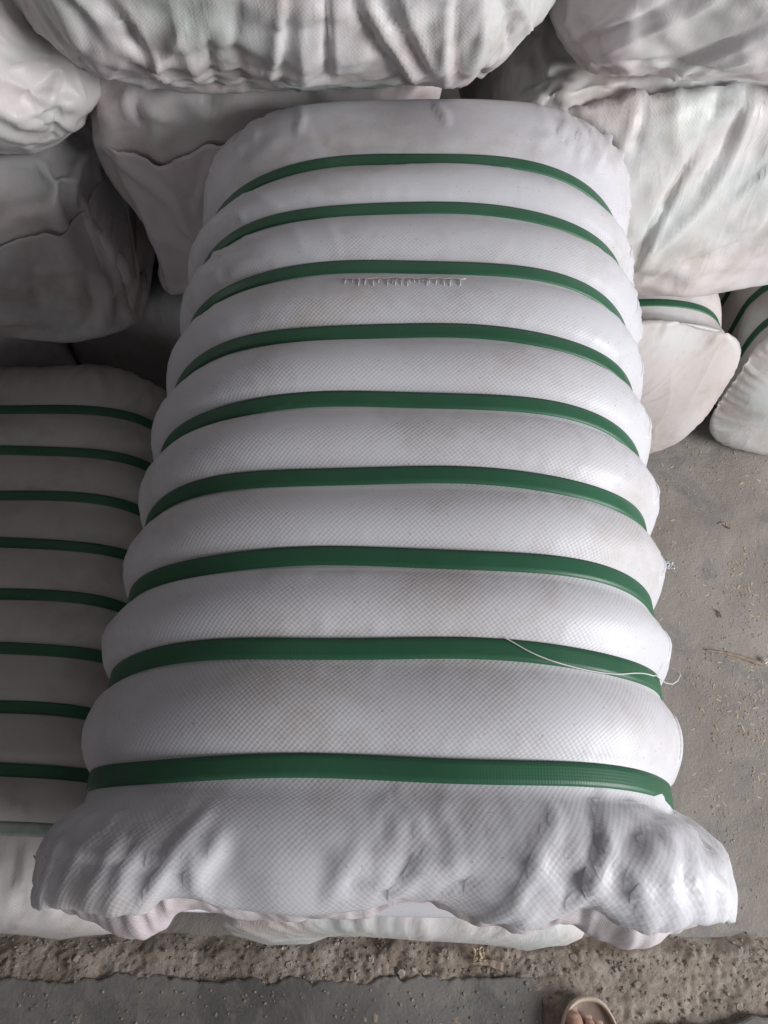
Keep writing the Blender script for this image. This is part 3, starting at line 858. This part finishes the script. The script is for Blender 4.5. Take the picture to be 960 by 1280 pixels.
fa = [([(802, 102), (792, 150), (772, 192)], G2, .008), ([(812, 104), (800, 160), (790, 195)], G1, -.007), ([(945, 104), (922, 190), (880, 250), (835, 300)], G2, .008), ([(938, 108), (905, 190), (865, 245)], G1, -.008), ([(872, 186), (832, 250), (792, 335)], G1, -.010), ([(880, 188), (842, 250), (800, 335)], G1, .006),
    ([(798, 348), (880, 300), (970, 262)], G2, .007), ([(800, 352), (890, 318), (970, 290)], G1, -.006), ([(795, 340), (850, 280), (905, 236)], G2, .007), ([(796, 352), (850, 328)], G1, .006), ([(796, 330), (825, 290)], G1, .005), ([(700, 128), (750, 150), (790, 195)], G1, .007), ([(690, 140), (730, 165), (775, 200)], G1, -.006),
    ([(850, 110), (840, 150), (850, 180)], G2, .005), ([(900, 108), (895, 140), (880, 165)], G1, -.006), ([(830, 345), (880, 335), (940, 330)], G1, .004), ([(900, 345), (930, 320), (965, 310)], G1, .004)]
folds(A, child(A, 'flap'), fa)
folds(A, child(A, 'sack'), [([(640, 130), (700, 118), (800, 100)], G2, .010), ([(650, 110), (690, 90), (730, 80)], G2, -.008), ([(790, 340), (870, 350), (960, 350)], G2, -.004)])
folds(F_, child(F_, 'flap'), [([(135, 168), (145, 220), (165, 275)], G2, -.004), ([(143, 168), (154, 220), (175, 275)], G1, .004), ([(270, 148), (262, 210), (240, 280)], G2, .004), ([(262, 150), (250, 220), (232, 270)], G1, -.003), ([(185, 200), (215, 230), (240, 300)], G2, .003)])
folds(F_, child(F_, 'sack'), [([(160, 110), (158, 135), (172, 160)], G1, .008), ([(168, 115), (168, 140), (185, 162)], G1, -.008), ([(180, 130), (200, 150), (225, 148)], G1, .006), ([(258, 112), (262, 140), (270, 150)], G1, -.008), ([(270, 120), (300, 132), (360, 130)], G1, .006), ([(120, 150), (140, 130), (170, 128)], G1, .005)])
folds(G_, child(G_, 'flap'), [([(112, 265), (138, 310), (158, 392)], G1, .010), ([(102, 265), (128, 315), (150, 395)], G1, -.009), ([(135, 262), (150, 310), (165, 380)], G1, -.008), ([(60, 300), (95, 345), (100, 400)], G2, .005), ([(20, 270), (40, 320), (50, 400)], G2, -.005), ([(150, 385), (170, 400), (185, 415)], G1, .006), ([(0, 330), (50, 345), (110, 330)], G2, .004)])

K1, K2 = .0045, .007
folds(main, sack, [([(388, 158), (403, 178), (432, 185), (545, 181)], K1, -.0035), ([(380, 165), (398, 186), (432, 193), (540, 188)], K1, .002), ([(688, 148), (715, 180), (745, 215), (778, 248)], K1, -.006), ([(672, 165), (720, 200), (765, 242)], K1, .004),
    ([(745, 150), (765, 185), (782, 232)], K1, .004), ([(705, 150), (735, 180), (765, 215)], K1, .004), ([(640, 180), (690, 188), (735, 215)], K1, -.003), ([(332, 172), (295, 205), (262, 258)], K1, -.004), ([(360, 168), (310, 200), (275, 242)], K1, .003), ([(275, 188), (260, 225), (254, 262)], K1, .004), ([(300, 165), (275, 200), (262, 240)], K1, -.003),
    ([(415, 1075), (448, 1094), (494, 1108)], K2, .006), ([(425, 1095), (462, 1110), (494, 1118)], K1, -.005), ([(400, 1108), (440, 1118), (490, 1122)], K1, .003), ([(515, 1112), (560, 1098), (605, 1078)], K1, .004), ([(512, 1104), (550, 1082), (580, 1072)], K1, .0035), ([(518, 1122), (570, 1114), (615, 1108)], K1, .004), ([(514, 1118), (560, 1108), (600, 1096)], K1, -.004), ([(505, 1100), (525, 1062), (560, 1040)], K2, -.0025),
    ([(745, 985), (738, 1018), (749, 1050), (735, 1078), (706, 1128)], K1, -.0035), ([(758, 985), (752, 1018), (762, 1052), (750, 1080), (722, 1128)], K1, .003), ([(770, 1040), (800, 1012), (845, 992)], K1, .004), ([(778, 1052), (815, 1024), (850, 1004)], K1, -.0035), ([(792, 1100), (830, 1058), (858, 1002)], K1, .004), ([(872, 990), (880, 1048), (884, 1115)], K1, -.006), ([(862, 992), (870, 1048), (873, 1110)], K1, .004),
    ([(735, 1118), (790, 1124), (850, 1098)], K1, .004), ([(704, 1138), (742, 1108), (758, 1068)], K1, .004), ([(712, 1142), (770, 1132), (830, 1120)], K1, -.004), ([(692, 1130), (680, 1090), (650, 1060)], K1, .003), ([(765, 1085), (785, 1060), (800, 1030)], K1, -.004), ([(845, 1120), (860, 1080), (862, 1040)], K1, -.004), ([(895, 1020), (900, 1070), (905, 1130)], K1, .004),
    ([(100, 1002), (140, 1012), (188, 1000)], K1, -.004), ([(95, 1012), (138, 1022), (190, 1010)], K1, .003), ([(150, 1050), (200, 1086), (244, 1104)], K1, -.005), ([(160, 1040), (205, 1074), (246, 1094)], K1, .003), ([(246, 1104), (262, 1066), (282, 1040)], K1, .004), ([(252, 1108), (280, 1080), (300, 1062)], K1, -.003), ([(244, 1100), (238, 1070), (240, 1045)], K1, .003), ([(64, 1048), (110, 1062), (170, 1086)], K1, .004), ([(70, 1070), (120, 1085), (180, 1100)], K1, -.004), ([(85, 1010), (75, 1045), (62, 1080)], K1, .004)])
# the folded seam down the right side of the big bale
_p = np.zeros(len(sack.data.vertices) * 3); sack.data.vertices.foreach_get('co', _p)
Pm = _p.reshape(-1, 3)[:len(rows_m) * 400].reshape(Pm.shape); Nr_ = vnormals(Pm.reshape(-1, 3), np.array([(r * 400 + i, r * 400 + (i + 1) % 400, (r + 1) * 400 + (i + 1) % 400, (r + 1) * 400 + i) for r in range(len(rows_m) - 1) for i in range(400)])).reshape(Pm.shape)
if ((Pm - Pm.reshape(-1, 3).mean(0)) * Nr_).sum() < 0: Nr_ = -Nr_
# cloth of the big bale's mouth showing under its front lip
def skirt():
    """loose cloth of the mouth sticking out from under the front lip in scallops"""
    n, k = 150, 12; V, F, UV = [], [], []
    tr = tree_of(sack)
    for i in range(n):
        x = -.246 + .500 * i / (n - 1)
        best = None
        for z in np.arange(.34, .42, .004):                  # foremost point of the lip
            h = tr.ray_cast(Vector((max(-.25, min(.252, x)), -.5, z)), Vector((0, 1, 0)))[0]
            if h is not None and (best is None or h.y < best.y): best = h
        yl, zl = (best.y, best.z) if best is not None else (.02, .37)
        pr = .004 + .011 * math.exp(-((x + .19) / .07) ** 2) + .009 * math.exp(-((x - .20) / .08) ** 2) + .004 * mnoise.noise(Vector((x * 26, 0, 2)))
        pr *= min(1, 8 * i / n, 8 * (n - 1 - i) / n) ** .7
        zl -= .012
        for j in range(k):
            t = j / (k - 1)
            w = (.003 * mnoise.noise(Vector((x * 38, t * 1.5, 1))) + .003 * abs(mnoise.noise(Vector((x * 80, t * 2, 5))))) * (.4 + t)
            bend = math.sin(t * math.pi * .5)
            V.append((x * (1 + .03 * t), yl + .016 - (.016 + pr) * bend + w, zl - .07 * t * (1 + .25 * mnoise.noise(Vector((x * 20, 3, 0)))) + .5 * w))
    for i in range(n - 1):
        for j in range(k - 1):
            F.append((i * k + j, i * k + j + 1, (i + 1) * k + j + 1, (i + 1) * k + j))
            for (a_, b_) in ((i, j), (i, j + 1), (i + 1, j + 1), (i + 1, j)): UV.append((a_ * .0035, b_ * .006))
    o = mesh_obj('end_flap', V, F, M['flap_pink'], main, UV, sub=1)
    m = o.modifiers.new('cloth', 'SOLIDIFY'); m.thickness = .0012
skirt()

# ------------------------------------------------------------------ stitches, threads and marks
def tubes(name, paths, r, mat, parent=None, sides=5):
    V, F = [], []
    for pts in paths:
        pts = [Vector(p) for p in pts]
        b = len(V)
        for i, p in enumerate(pts):
            t = (pts[min(i + 1, len(pts) - 1)] - pts[max(i - 1, 0)]).normalized()
            u = t.cross(Vector((.13, .21, 1))).normalized(); w = t.cross(u)
            for q in range(sides):
                a = 2 * math.pi * q / sides
                V.append(tuple(p + (u * math.cos(a) + w * math.sin(a)) * r))
        for i in range(len(pts) - 1):
            for q in range(sides):
                F.append((b + i * sides + q, b + i * sides + (q + 1) % sides, b + (i + 1) * sides + (q + 1) % sides, b + (i + 1) * sides + q))
        F.append(tuple(b + q for q in range(sides))[::-1]); F.append(tuple(b + (len(pts) - 1) * sides + q for q in range(sides)))
    return mesh_obj(name, V, F, mat, parent)
T_main = tree_of(sack)
def top_of(x, y, up=.0008):
    h = T_main.ray_cast(Vector((x, y, 2)), Vector((0, 0, -1)))[0]
    return Vector((x, y, (h.z if h else .44) + up))
rs = random.Random(8)
st = []
x = -.030
while x < .078:
    for _ in range(rs.choice((1, 2))):
        xx = x + rs.uniform(-.0015, .0015); l = rs.uniform(.006, .012); y0 = .5215 - rs.uniform(.0, .003)
        dx = rs.uniform(-.0015, .0015)
        st.append([top_of(xx + dx * k / 3, y0 - l * k / 3, .0009 if k in (1, 2) else .0) for k in range(4)])
    x += rs.uniform(.0055, .0075)
st.append([top_of(-.034 + .0038 * k, .5205 + .0008 * math.sin(k * 1.7), .0008) for k in range(31)])
tubes('stitching', st, .00048, M['stitch'], main)
def along(pts, n=40, up=.0012):
    out = []
    P = np.array(pts); u = np.linspace(0, len(P) - 1, n)
    for t in u:
        x, y = np.interp(t, range(len(P)), P[:, 0]), np.interp(t, range(len(P)), P[:, 1])
        out.append(top_of(x, y, up + .0012))
    return out
def seam_strip(rws):
    """folded lip of cloth lying flat along the side of one segment"""
    V, F, UV = [], [], []
    prof = [(-1.1, -.0006), (-.9, .0011), (-.2, .0016), (.05, .0004), (.3, .0015), (.95, .0012), (1.15, -.0006)]
    k = len(prof)
    for r_ in rws:
        y_ = rows_m[r_][0]
        for (o_, h_) in prof:
            q_ = 131.5 + 1.0 * math.sin(y_ * 60) + o_ * (.9 + .25 * math.sin(y_ * 150))
            i0 = int(math.floor(q_)); f_ = q_ - i0
            V.append(tuple(Pm[r_, i0] * (1 - f_) + Pm[r_, i0 + 1] * f_ + Nr_[r_, i0] * (h_ if 1 < rws.index(r_) < len(rws) - 2 else -.0008)))
    for i in range(len(rws) - 1):
        for q in range(k - 1):
            F.append((i * k + q, i * k + q + 1, (i + 1) * k + q + 1, (i + 1) * k + q))
            for (ii, jj) in ((i, q), (i, q + 1), (i + 1, q + 1), (i + 1, q)): UV.append((jj * .0013, ii * .005))
    mesh_obj('side_seam', V, F, M['sack_main'], main, UV)
run = []
for r_ in range(len(rows_m)):
    if rows_m[r_][5] == 1 or rows_m[r_][0] < .08 or rows_m[r_][0] > .745:
        if len(run) > 4: seam_strip(run)
        run = []
    else: run.append(r_)
tp = [tuple(p) for p in along(smooth_path([(.098, .178), (.120, .166), (.150, .160), (.180, .160), (.205, .168), (.222, .172)]), 50)]
e = Vector(tp[-1])
tp += [tuple(e + Vector(v)) for v in ((.004, .001, -.003), (.008, -.001, -.007), (.013, -.003, -.010), (.019, -.003, -.013), (.024, .000, -.014), (.027, .005, -.013), (.026, .009, -.014), (.022, .011, -.016))]
tubes('loose_thread', [tp], .0005, M['thread'], main)
tubes('loose_thread', [[tuple(top_of(-.16 + .004 * k + .002 * math.sin(k * .5), .09 + .0007 * k, .001)) for k in range(4)]], .0004, M['thread'], main)

# marks on the end-on bale by the big one: a row of dark hand stitches
T_b1 = tree_of(b1_sack)
def front_of(tree, x, z, up=.001):
    h = tree.ray_cast(Vector((x, -.5, z)), Vector((0, 1, 0)))[0]
    return Vector((x, (h.y if h else 0) - up, z))
ink = []
for (x, z, l, a) in ((-.058, .392, .016, .5), (-.051, .380, .012, -.6), (-.054, .366, .014, .1), (-.051, .350, .012, .2), (-.050, .334, .011, -.1), (-.060, .376, .008, .9)):
    ink.append([front_of(T_b1, x + l * a * (k / 3 - .5), z - l * (k / 3 - .5), .0005) for k in range(4)])
tubes('dark_stitches', ink, .0016, M['ink'], b1)

# ------------------------------------------------------------------ litter on the floor
def chips(name, label, spots, size, mat, seed, flat=.5, long=1.):
    r = random.Random(seed); V, F = [], []
    for (x, y, z) in spots:
        s_ = size * r.uniform(.4, 1.5); a = r.uniform(0, 6.3); b = len(V); k = 6
        for lay in (0, 1):
            for q in range(k):
                t = 2 * math.pi * q / k; rr = s_ * r.uniform(.65, 1.1) * (1 if lay == 0 else .65)
                px, py = rr * math.cos(t) * long, rr * math.sin(t) / long
                V.append((x + px * math.cos(a) - py * math.sin(a), y + px * math.sin(a) + py * math.cos(a), z + lay * s_ * flat * r.uniform(.7, 1.2)))
        F.append(tuple(range(b + k, b + 2 * k)))
        for q in range(k): F.append((b + q, b + (q + 1) % k, b + k + (q + 1) % k, b + k + q))
    o = mesh_obj(name, V, F, mat, smooth=False)
    o['kind'] = 'stuff'
    return o
r = random.Random(5)
def scatter(n, x0, x1, y0, y1, z, dens):
    out = []
    while len(out) < n:
        x, y = r.uniform(x0, x1), r.uniform(y0, y1)
        if r.random() < dens(x, y): out.append((x, y, z(x, y)))
    return out
fz = lambda x, y: -.004 + .0045 * nz(x, y, 7) + .002 * nz(x, y, 30, 3) - .0006
dn = lambda x, y: max(.06, min(1, .5 + 1.3 * nz(x, y, 5, 11))) * (.35 + .65 * max(0, 1 - abs(y - .42) / .45))
chips('grit', '', scatter(3200, .25, .95, .0, .92, fz, dn), .0022, M['chip'], 1)
chips('dark_grit', '', scatter(900, .25, .95, .0, .92, fz, dn), .0022, M['rubble'], 2)
chips('straw_litter', '', scatter(700, .25, .95, -.02, .88, fz, dn), .0034, M['straw'], 3, .25, 1.9)
chips('rubble_crumbs', '', [(x, y, rub(x, y) - .001) for (x, y, _) in scatter(2200, -.75, .75, -.30, -.01, lambda x, y: 0, lambda x, y: 1 if (y > -.095 or x > .25) else 0)], .0026, M['rubble'], 4, .8)
chips('broken_lumps', '', [(x, y, rub(x, y) - .003) for (x, y, _) in scatter(110, -.75, .75, -.30, -.03, lambda x, y: 0, lambda x, y: 1 if (y > -.092 or x > .25) else 0)], .0062, M['lump'], 14, .75)
chips('slab_crumbs', '', scatter(420, -.6, .24, -.28, -.10, lambda x, y: .0155, lambda x, y: .3 + .7 * max(0, 1 - abs(y + .1) / .05)), .0022, M['rubble'], 6, .7)

def splinter(name, label, cat, p0, p1, w, h, mat, seed):
    rr = random.Random(seed); d = (p1 - p0); L = d.length; d.normalize(); sd = Vector((-d.y, d.x, 0))
    V, F = [], []; n = 14
    for i in range(n):
        t = i / (n - 1); ww = w * (.25 + .9 * t ** .6) * rr.uniform(.75, 1.1); hh = h * (.5 + .5 * t) * rr.uniform(.8, 1.1)
        c = p0 + d * L * t + sd * .003 * math.sin(t * 4)
        for (a, b) in ((-1, 0), (-.8, 1), (.1, 1.25), (.9, .8), (1, 0)): V.append(tuple(c + sd * a * ww + Vector((0, 0, b * hh))))
    for i in range(n - 1):
        for q in range(5): F.append((i * 5 + q, i * 5 + (q + 1) % 5, (i + 1) * 5 + (q + 1) % 5, (i + 1) * 5 + q))
    F.append((4, 3, 2, 1, 0)); F.append(tuple((n - 1) * 5 + q for q in range(5)))
    o = mesh_obj(name, V, F, mat, smooth=False)
    return tag(o, label, cat)
splinter('wood_splinter', 'long thin wooden splinter lying on the concrete floor at the right', 'stick', pix(883, 813, -.002), pix(952, 829, -.002), .0042, .005, M['stick'], 1)
splinter('wood_chip', 'short dark wood chip on the floor above the long splinter', 'chip', pix(894, 762, -.002), pix(902, 771, -.002), .0022, .003, M['rubble'], 2)
splinter('wood_chip', 'flat brown chip of bark on the floor near the off-white bales', 'chip', pix(898, 655, -.002), pix(912, 658, -.002), .0045, .004, M['stick'], 3)
splinter('broken_stick', 'flat broken stick in the crumbled strip below the big bale', 'stick', pix(590, 1204, .014), pix(632, 1208, .014), .0065, .005, M['stick'], 4)

def scrap(name, label, cat, c, size, mat, seed, squash=.6):
    """crumpled scrap of thin film"""
    n = 16; V, F = [], []
    for i in range(n):
        for j in range(n):
            u, v = i / (n - 1) - .5, j / (n - 1) - .5
            e = .8 + .35 * mnoise.noise(Vector((math.atan2(u, v) * 1.5, seed, 0)))
            hgt = (.5 + .5 * mnoise.noise(Vector((u * 5, v * 5, seed)))) * size * squash + size * .15 * mnoise.noise(Vector((u * 12, v * 12, seed)))
            V.append((c.x + u * size * e, c.y + v * size * e, c.z + max(.0006, hgt)))
    for i in range(n - 1):
        for j in range(n - 1): F.append((i * n + j, (i + 1) * n + j, (i + 1) * n + j + 1, i * n + j + 1))
    o = mesh_obj(name, V, F, mat)
    m = o.modifiers.new('film', 'SOLIDIFY'); m.thickness = .0006
    return tag(o, label, cat)
scrap('plastic_scrap', 'crumpled clear plastic scrap on the floor against the right side of the stack', 'scrap', pix(836, 708, .0), .022, M['plastic'], 1)
scrap('paper_scrap', 'small white paper scrap at the outer end of the long splinter', 'scrap', pix(958, 827, .0), .014, M['thread'], 2)
scrap('dry_leaf', 'curled dry leaf in the crumbled strip beneath the big bale', 'leaf', pix(598, 1192, .016), .022, M['straw'], 3)

# ------------------------------------------------------------------ the photographer's foot in a sandal
foot = thing('person', 'bare right foot of a standing person, toes in a cream sandal', 'person', (.300, -.126, .030), (0, 0, R(3)))
def skinned(name, verts, edges, radii, mat, parent, sub=2):
    me = bpy.data.meshes.new(name); me.from_pydata(verts, edges, [])
    o = bpy.data.objects.new(name, me); link(o)
    o.modifiers.new('skin', 'SKIN').use_smooth_shade = True
    for i, rd in enumerate(radii): me.skin_vertices[0].data[i].radius = rd
    me.skin_vertices[0].data[0].use_root = True
    m = o.modifiers.new('sub', 'SUBSURF'); m.levels = sub
    dg = bpy.context.evaluated_depsgraph_get()
    me2 = bpy.data.meshes.new_from_object(o.evaluated_get(dg))
    bpy.data.objects.remove(o)
    me2.materials.clear(); me2.materials.append(mat)
    o = bpy.data.objects.new(name, me2)
    return link(o, parent)
fv = [(.012, -.165, .055), (.012, -.205, .075), (.012, -.225, .035), (.012, -.208, .16), (.012, -.205, .30), (.012, -.20, .42),
      (.010, -.115, .040), (-.014, -.062, .020), (.014, -.068, .020), (.036, -.080, .018)]
fe = [(0, 1), (1, 2), (1, 3), (3, 4), (4, 5), (0, 6), (6, 7), (6, 8), (6, 9)]
fr_ = [(.032, .032), (.033, .036), (.028, .030), (.033, .037), (.048, .050), (.054, .056), (.034, .026), (.019, .017), (.019, .015), (.016, .014)]
toes = [(-.018, .004, .0135, .0125, 7), (.005, -.006, .0085, .008, 8), (.0205, -.014, .0078, .0075, 8), (.0345, -.025, .0072, .007, 9), (.046, -.037, .0068, .0065, 9)]
for (tx, ty, rw, rh, root) in toes:
    bx, by, bz = fv[root]
    b = len(fv)
    fv += [((bx + tx) / 2 + (tx - bx) * .1, (by + ty) / 2, .021), (tx, ty - .014, .017), (tx, ty - .003, .0125)]
    fe += [(root, b), (b, b + 1), (b + 1, b + 2)]
    fr_ += [(rw * .95, rh * .95), (rw, rh), (rw * .86, rh * .8)]
body = skinned('foot', fv, fe, fr_, M['skin'], foot)
T_f = tree_of(body)
for (tx, ty, rw, rh, root) in toes:
    V, F = [], []
    for i in range(7):
        for j in range(7):
            u, v = (i / 6 - .5) * 2, (j / 6 - .5) * 2
            k = math.sqrt(max(0, 1 - .35 * v * v * u * u))
            x, y = tx + u * rw * .58 * k, ty - .003 + v * rh * .62 * k
            h = T_f.ray_cast(Vector((x, y, .2)), Vector((0, 0, -1)))[0]
            V.append((x, y, (h.z if h else .015) + .0007 * (1 - .9 * max(abs(u), abs(v)) ** 4)))
    for i in range(6):
        for j in range(6): F.append((i * 7 + j, (i + 1) * 7 + j, (i + 1) * 7 + j + 1, i * 7 + j + 1))
    mesh_obj('toenail', V, F, M['nail'], foot)

sandal = thing('sandal', 'cream foam sandal with raised rim worn on the bare foot', 'sandal', (.305, -.126, .024), (0, 0, R(3)))
def sole_outline(m=64):
    out = []
    for q in range(m):
        t = 2 * math.pi * q / m
        c, s_ = math.cos(t), math.sin(t)
        y = -.112 + .131 * (abs(s_) ** .86) * (1 if s_ > 0 else -1)
        wd = .0525 if y > -.09 else .0525 - .012 * min(1, (-.09 - y) / .08)
        out.append((wd * (abs(c) ** .80) * (1 if c > 0 else -1) + .003 * math.sin(y * 18), y))
    return out
ol = sole_outline()
def ringset(parent, name, rings, mat, cap0=True, cap1=True):
    V, F = [], []; m = len(ol)
    for (sc, z) in rings:
        for (x, y) in ol:
            L = math.hypot(x, y + .112) + 1e-9; k = max(0, (L + sc) / L)
            V.append((x * k, (y + .112) * k - .112, z))
    for r_ in range(len(rings) - 1):
        for q in range(m): F.append((r_ * m + q, r_ * m + (q + 1) % m, (r_ + 1) * m + (q + 1) % m, (r_ + 1) * m + q))
    if cap0: F.append(tuple(range(m))[::-1])
    if cap1: F.append(tuple((len(rings) - 1) * m + q for q in range(m)))
    return mesh_obj(name, V, F, mat, parent)
ringset(sandal, 'sole', [(-.004, 0), (-.001, .002), (.000, .008), (.001, .016), (.0005, .0205), (-.001, .0225), (-.003, .0228), (-.005, .0215), (-.0065, .018), (-.007, .0135)], M['sandal'], True, False)
ringset(sandal, 'footbed', [(-.0066, .0142), (-.009, .0128), (-.015, .0120), (-.03, .0118)], M['sandal_in'], False, True)
V, F = [], []
for i in range(25):                                         # broad band across the instep
    t = math.pi * i / 24
    for (yy, up) in ((-.058, 0), (-.062, .0035), (-.10, .0045), (-.135, .0035), (-.140, 0)):
        rise = 1 + (-.058 - yy) * 5
        V.append((.004 + math.cos(t) * (.0535 + up * .6), yy + .012 * math.cos(t), .012 + math.sin(t) ** .8 * (.040 * rise + up)))
for i in range(24):
    for q in range(4): F.append((i * 5 + q, (i + 1) * 5 + q, (i + 1) * 5 + q + 1, i * 5 + q + 1))
st_ = mesh_obj('upper_band', V, F, M['sandal'], sandal)
mm = st_.modifiers.new('foam', 'SOLIDIFY'); mm.thickness = .004
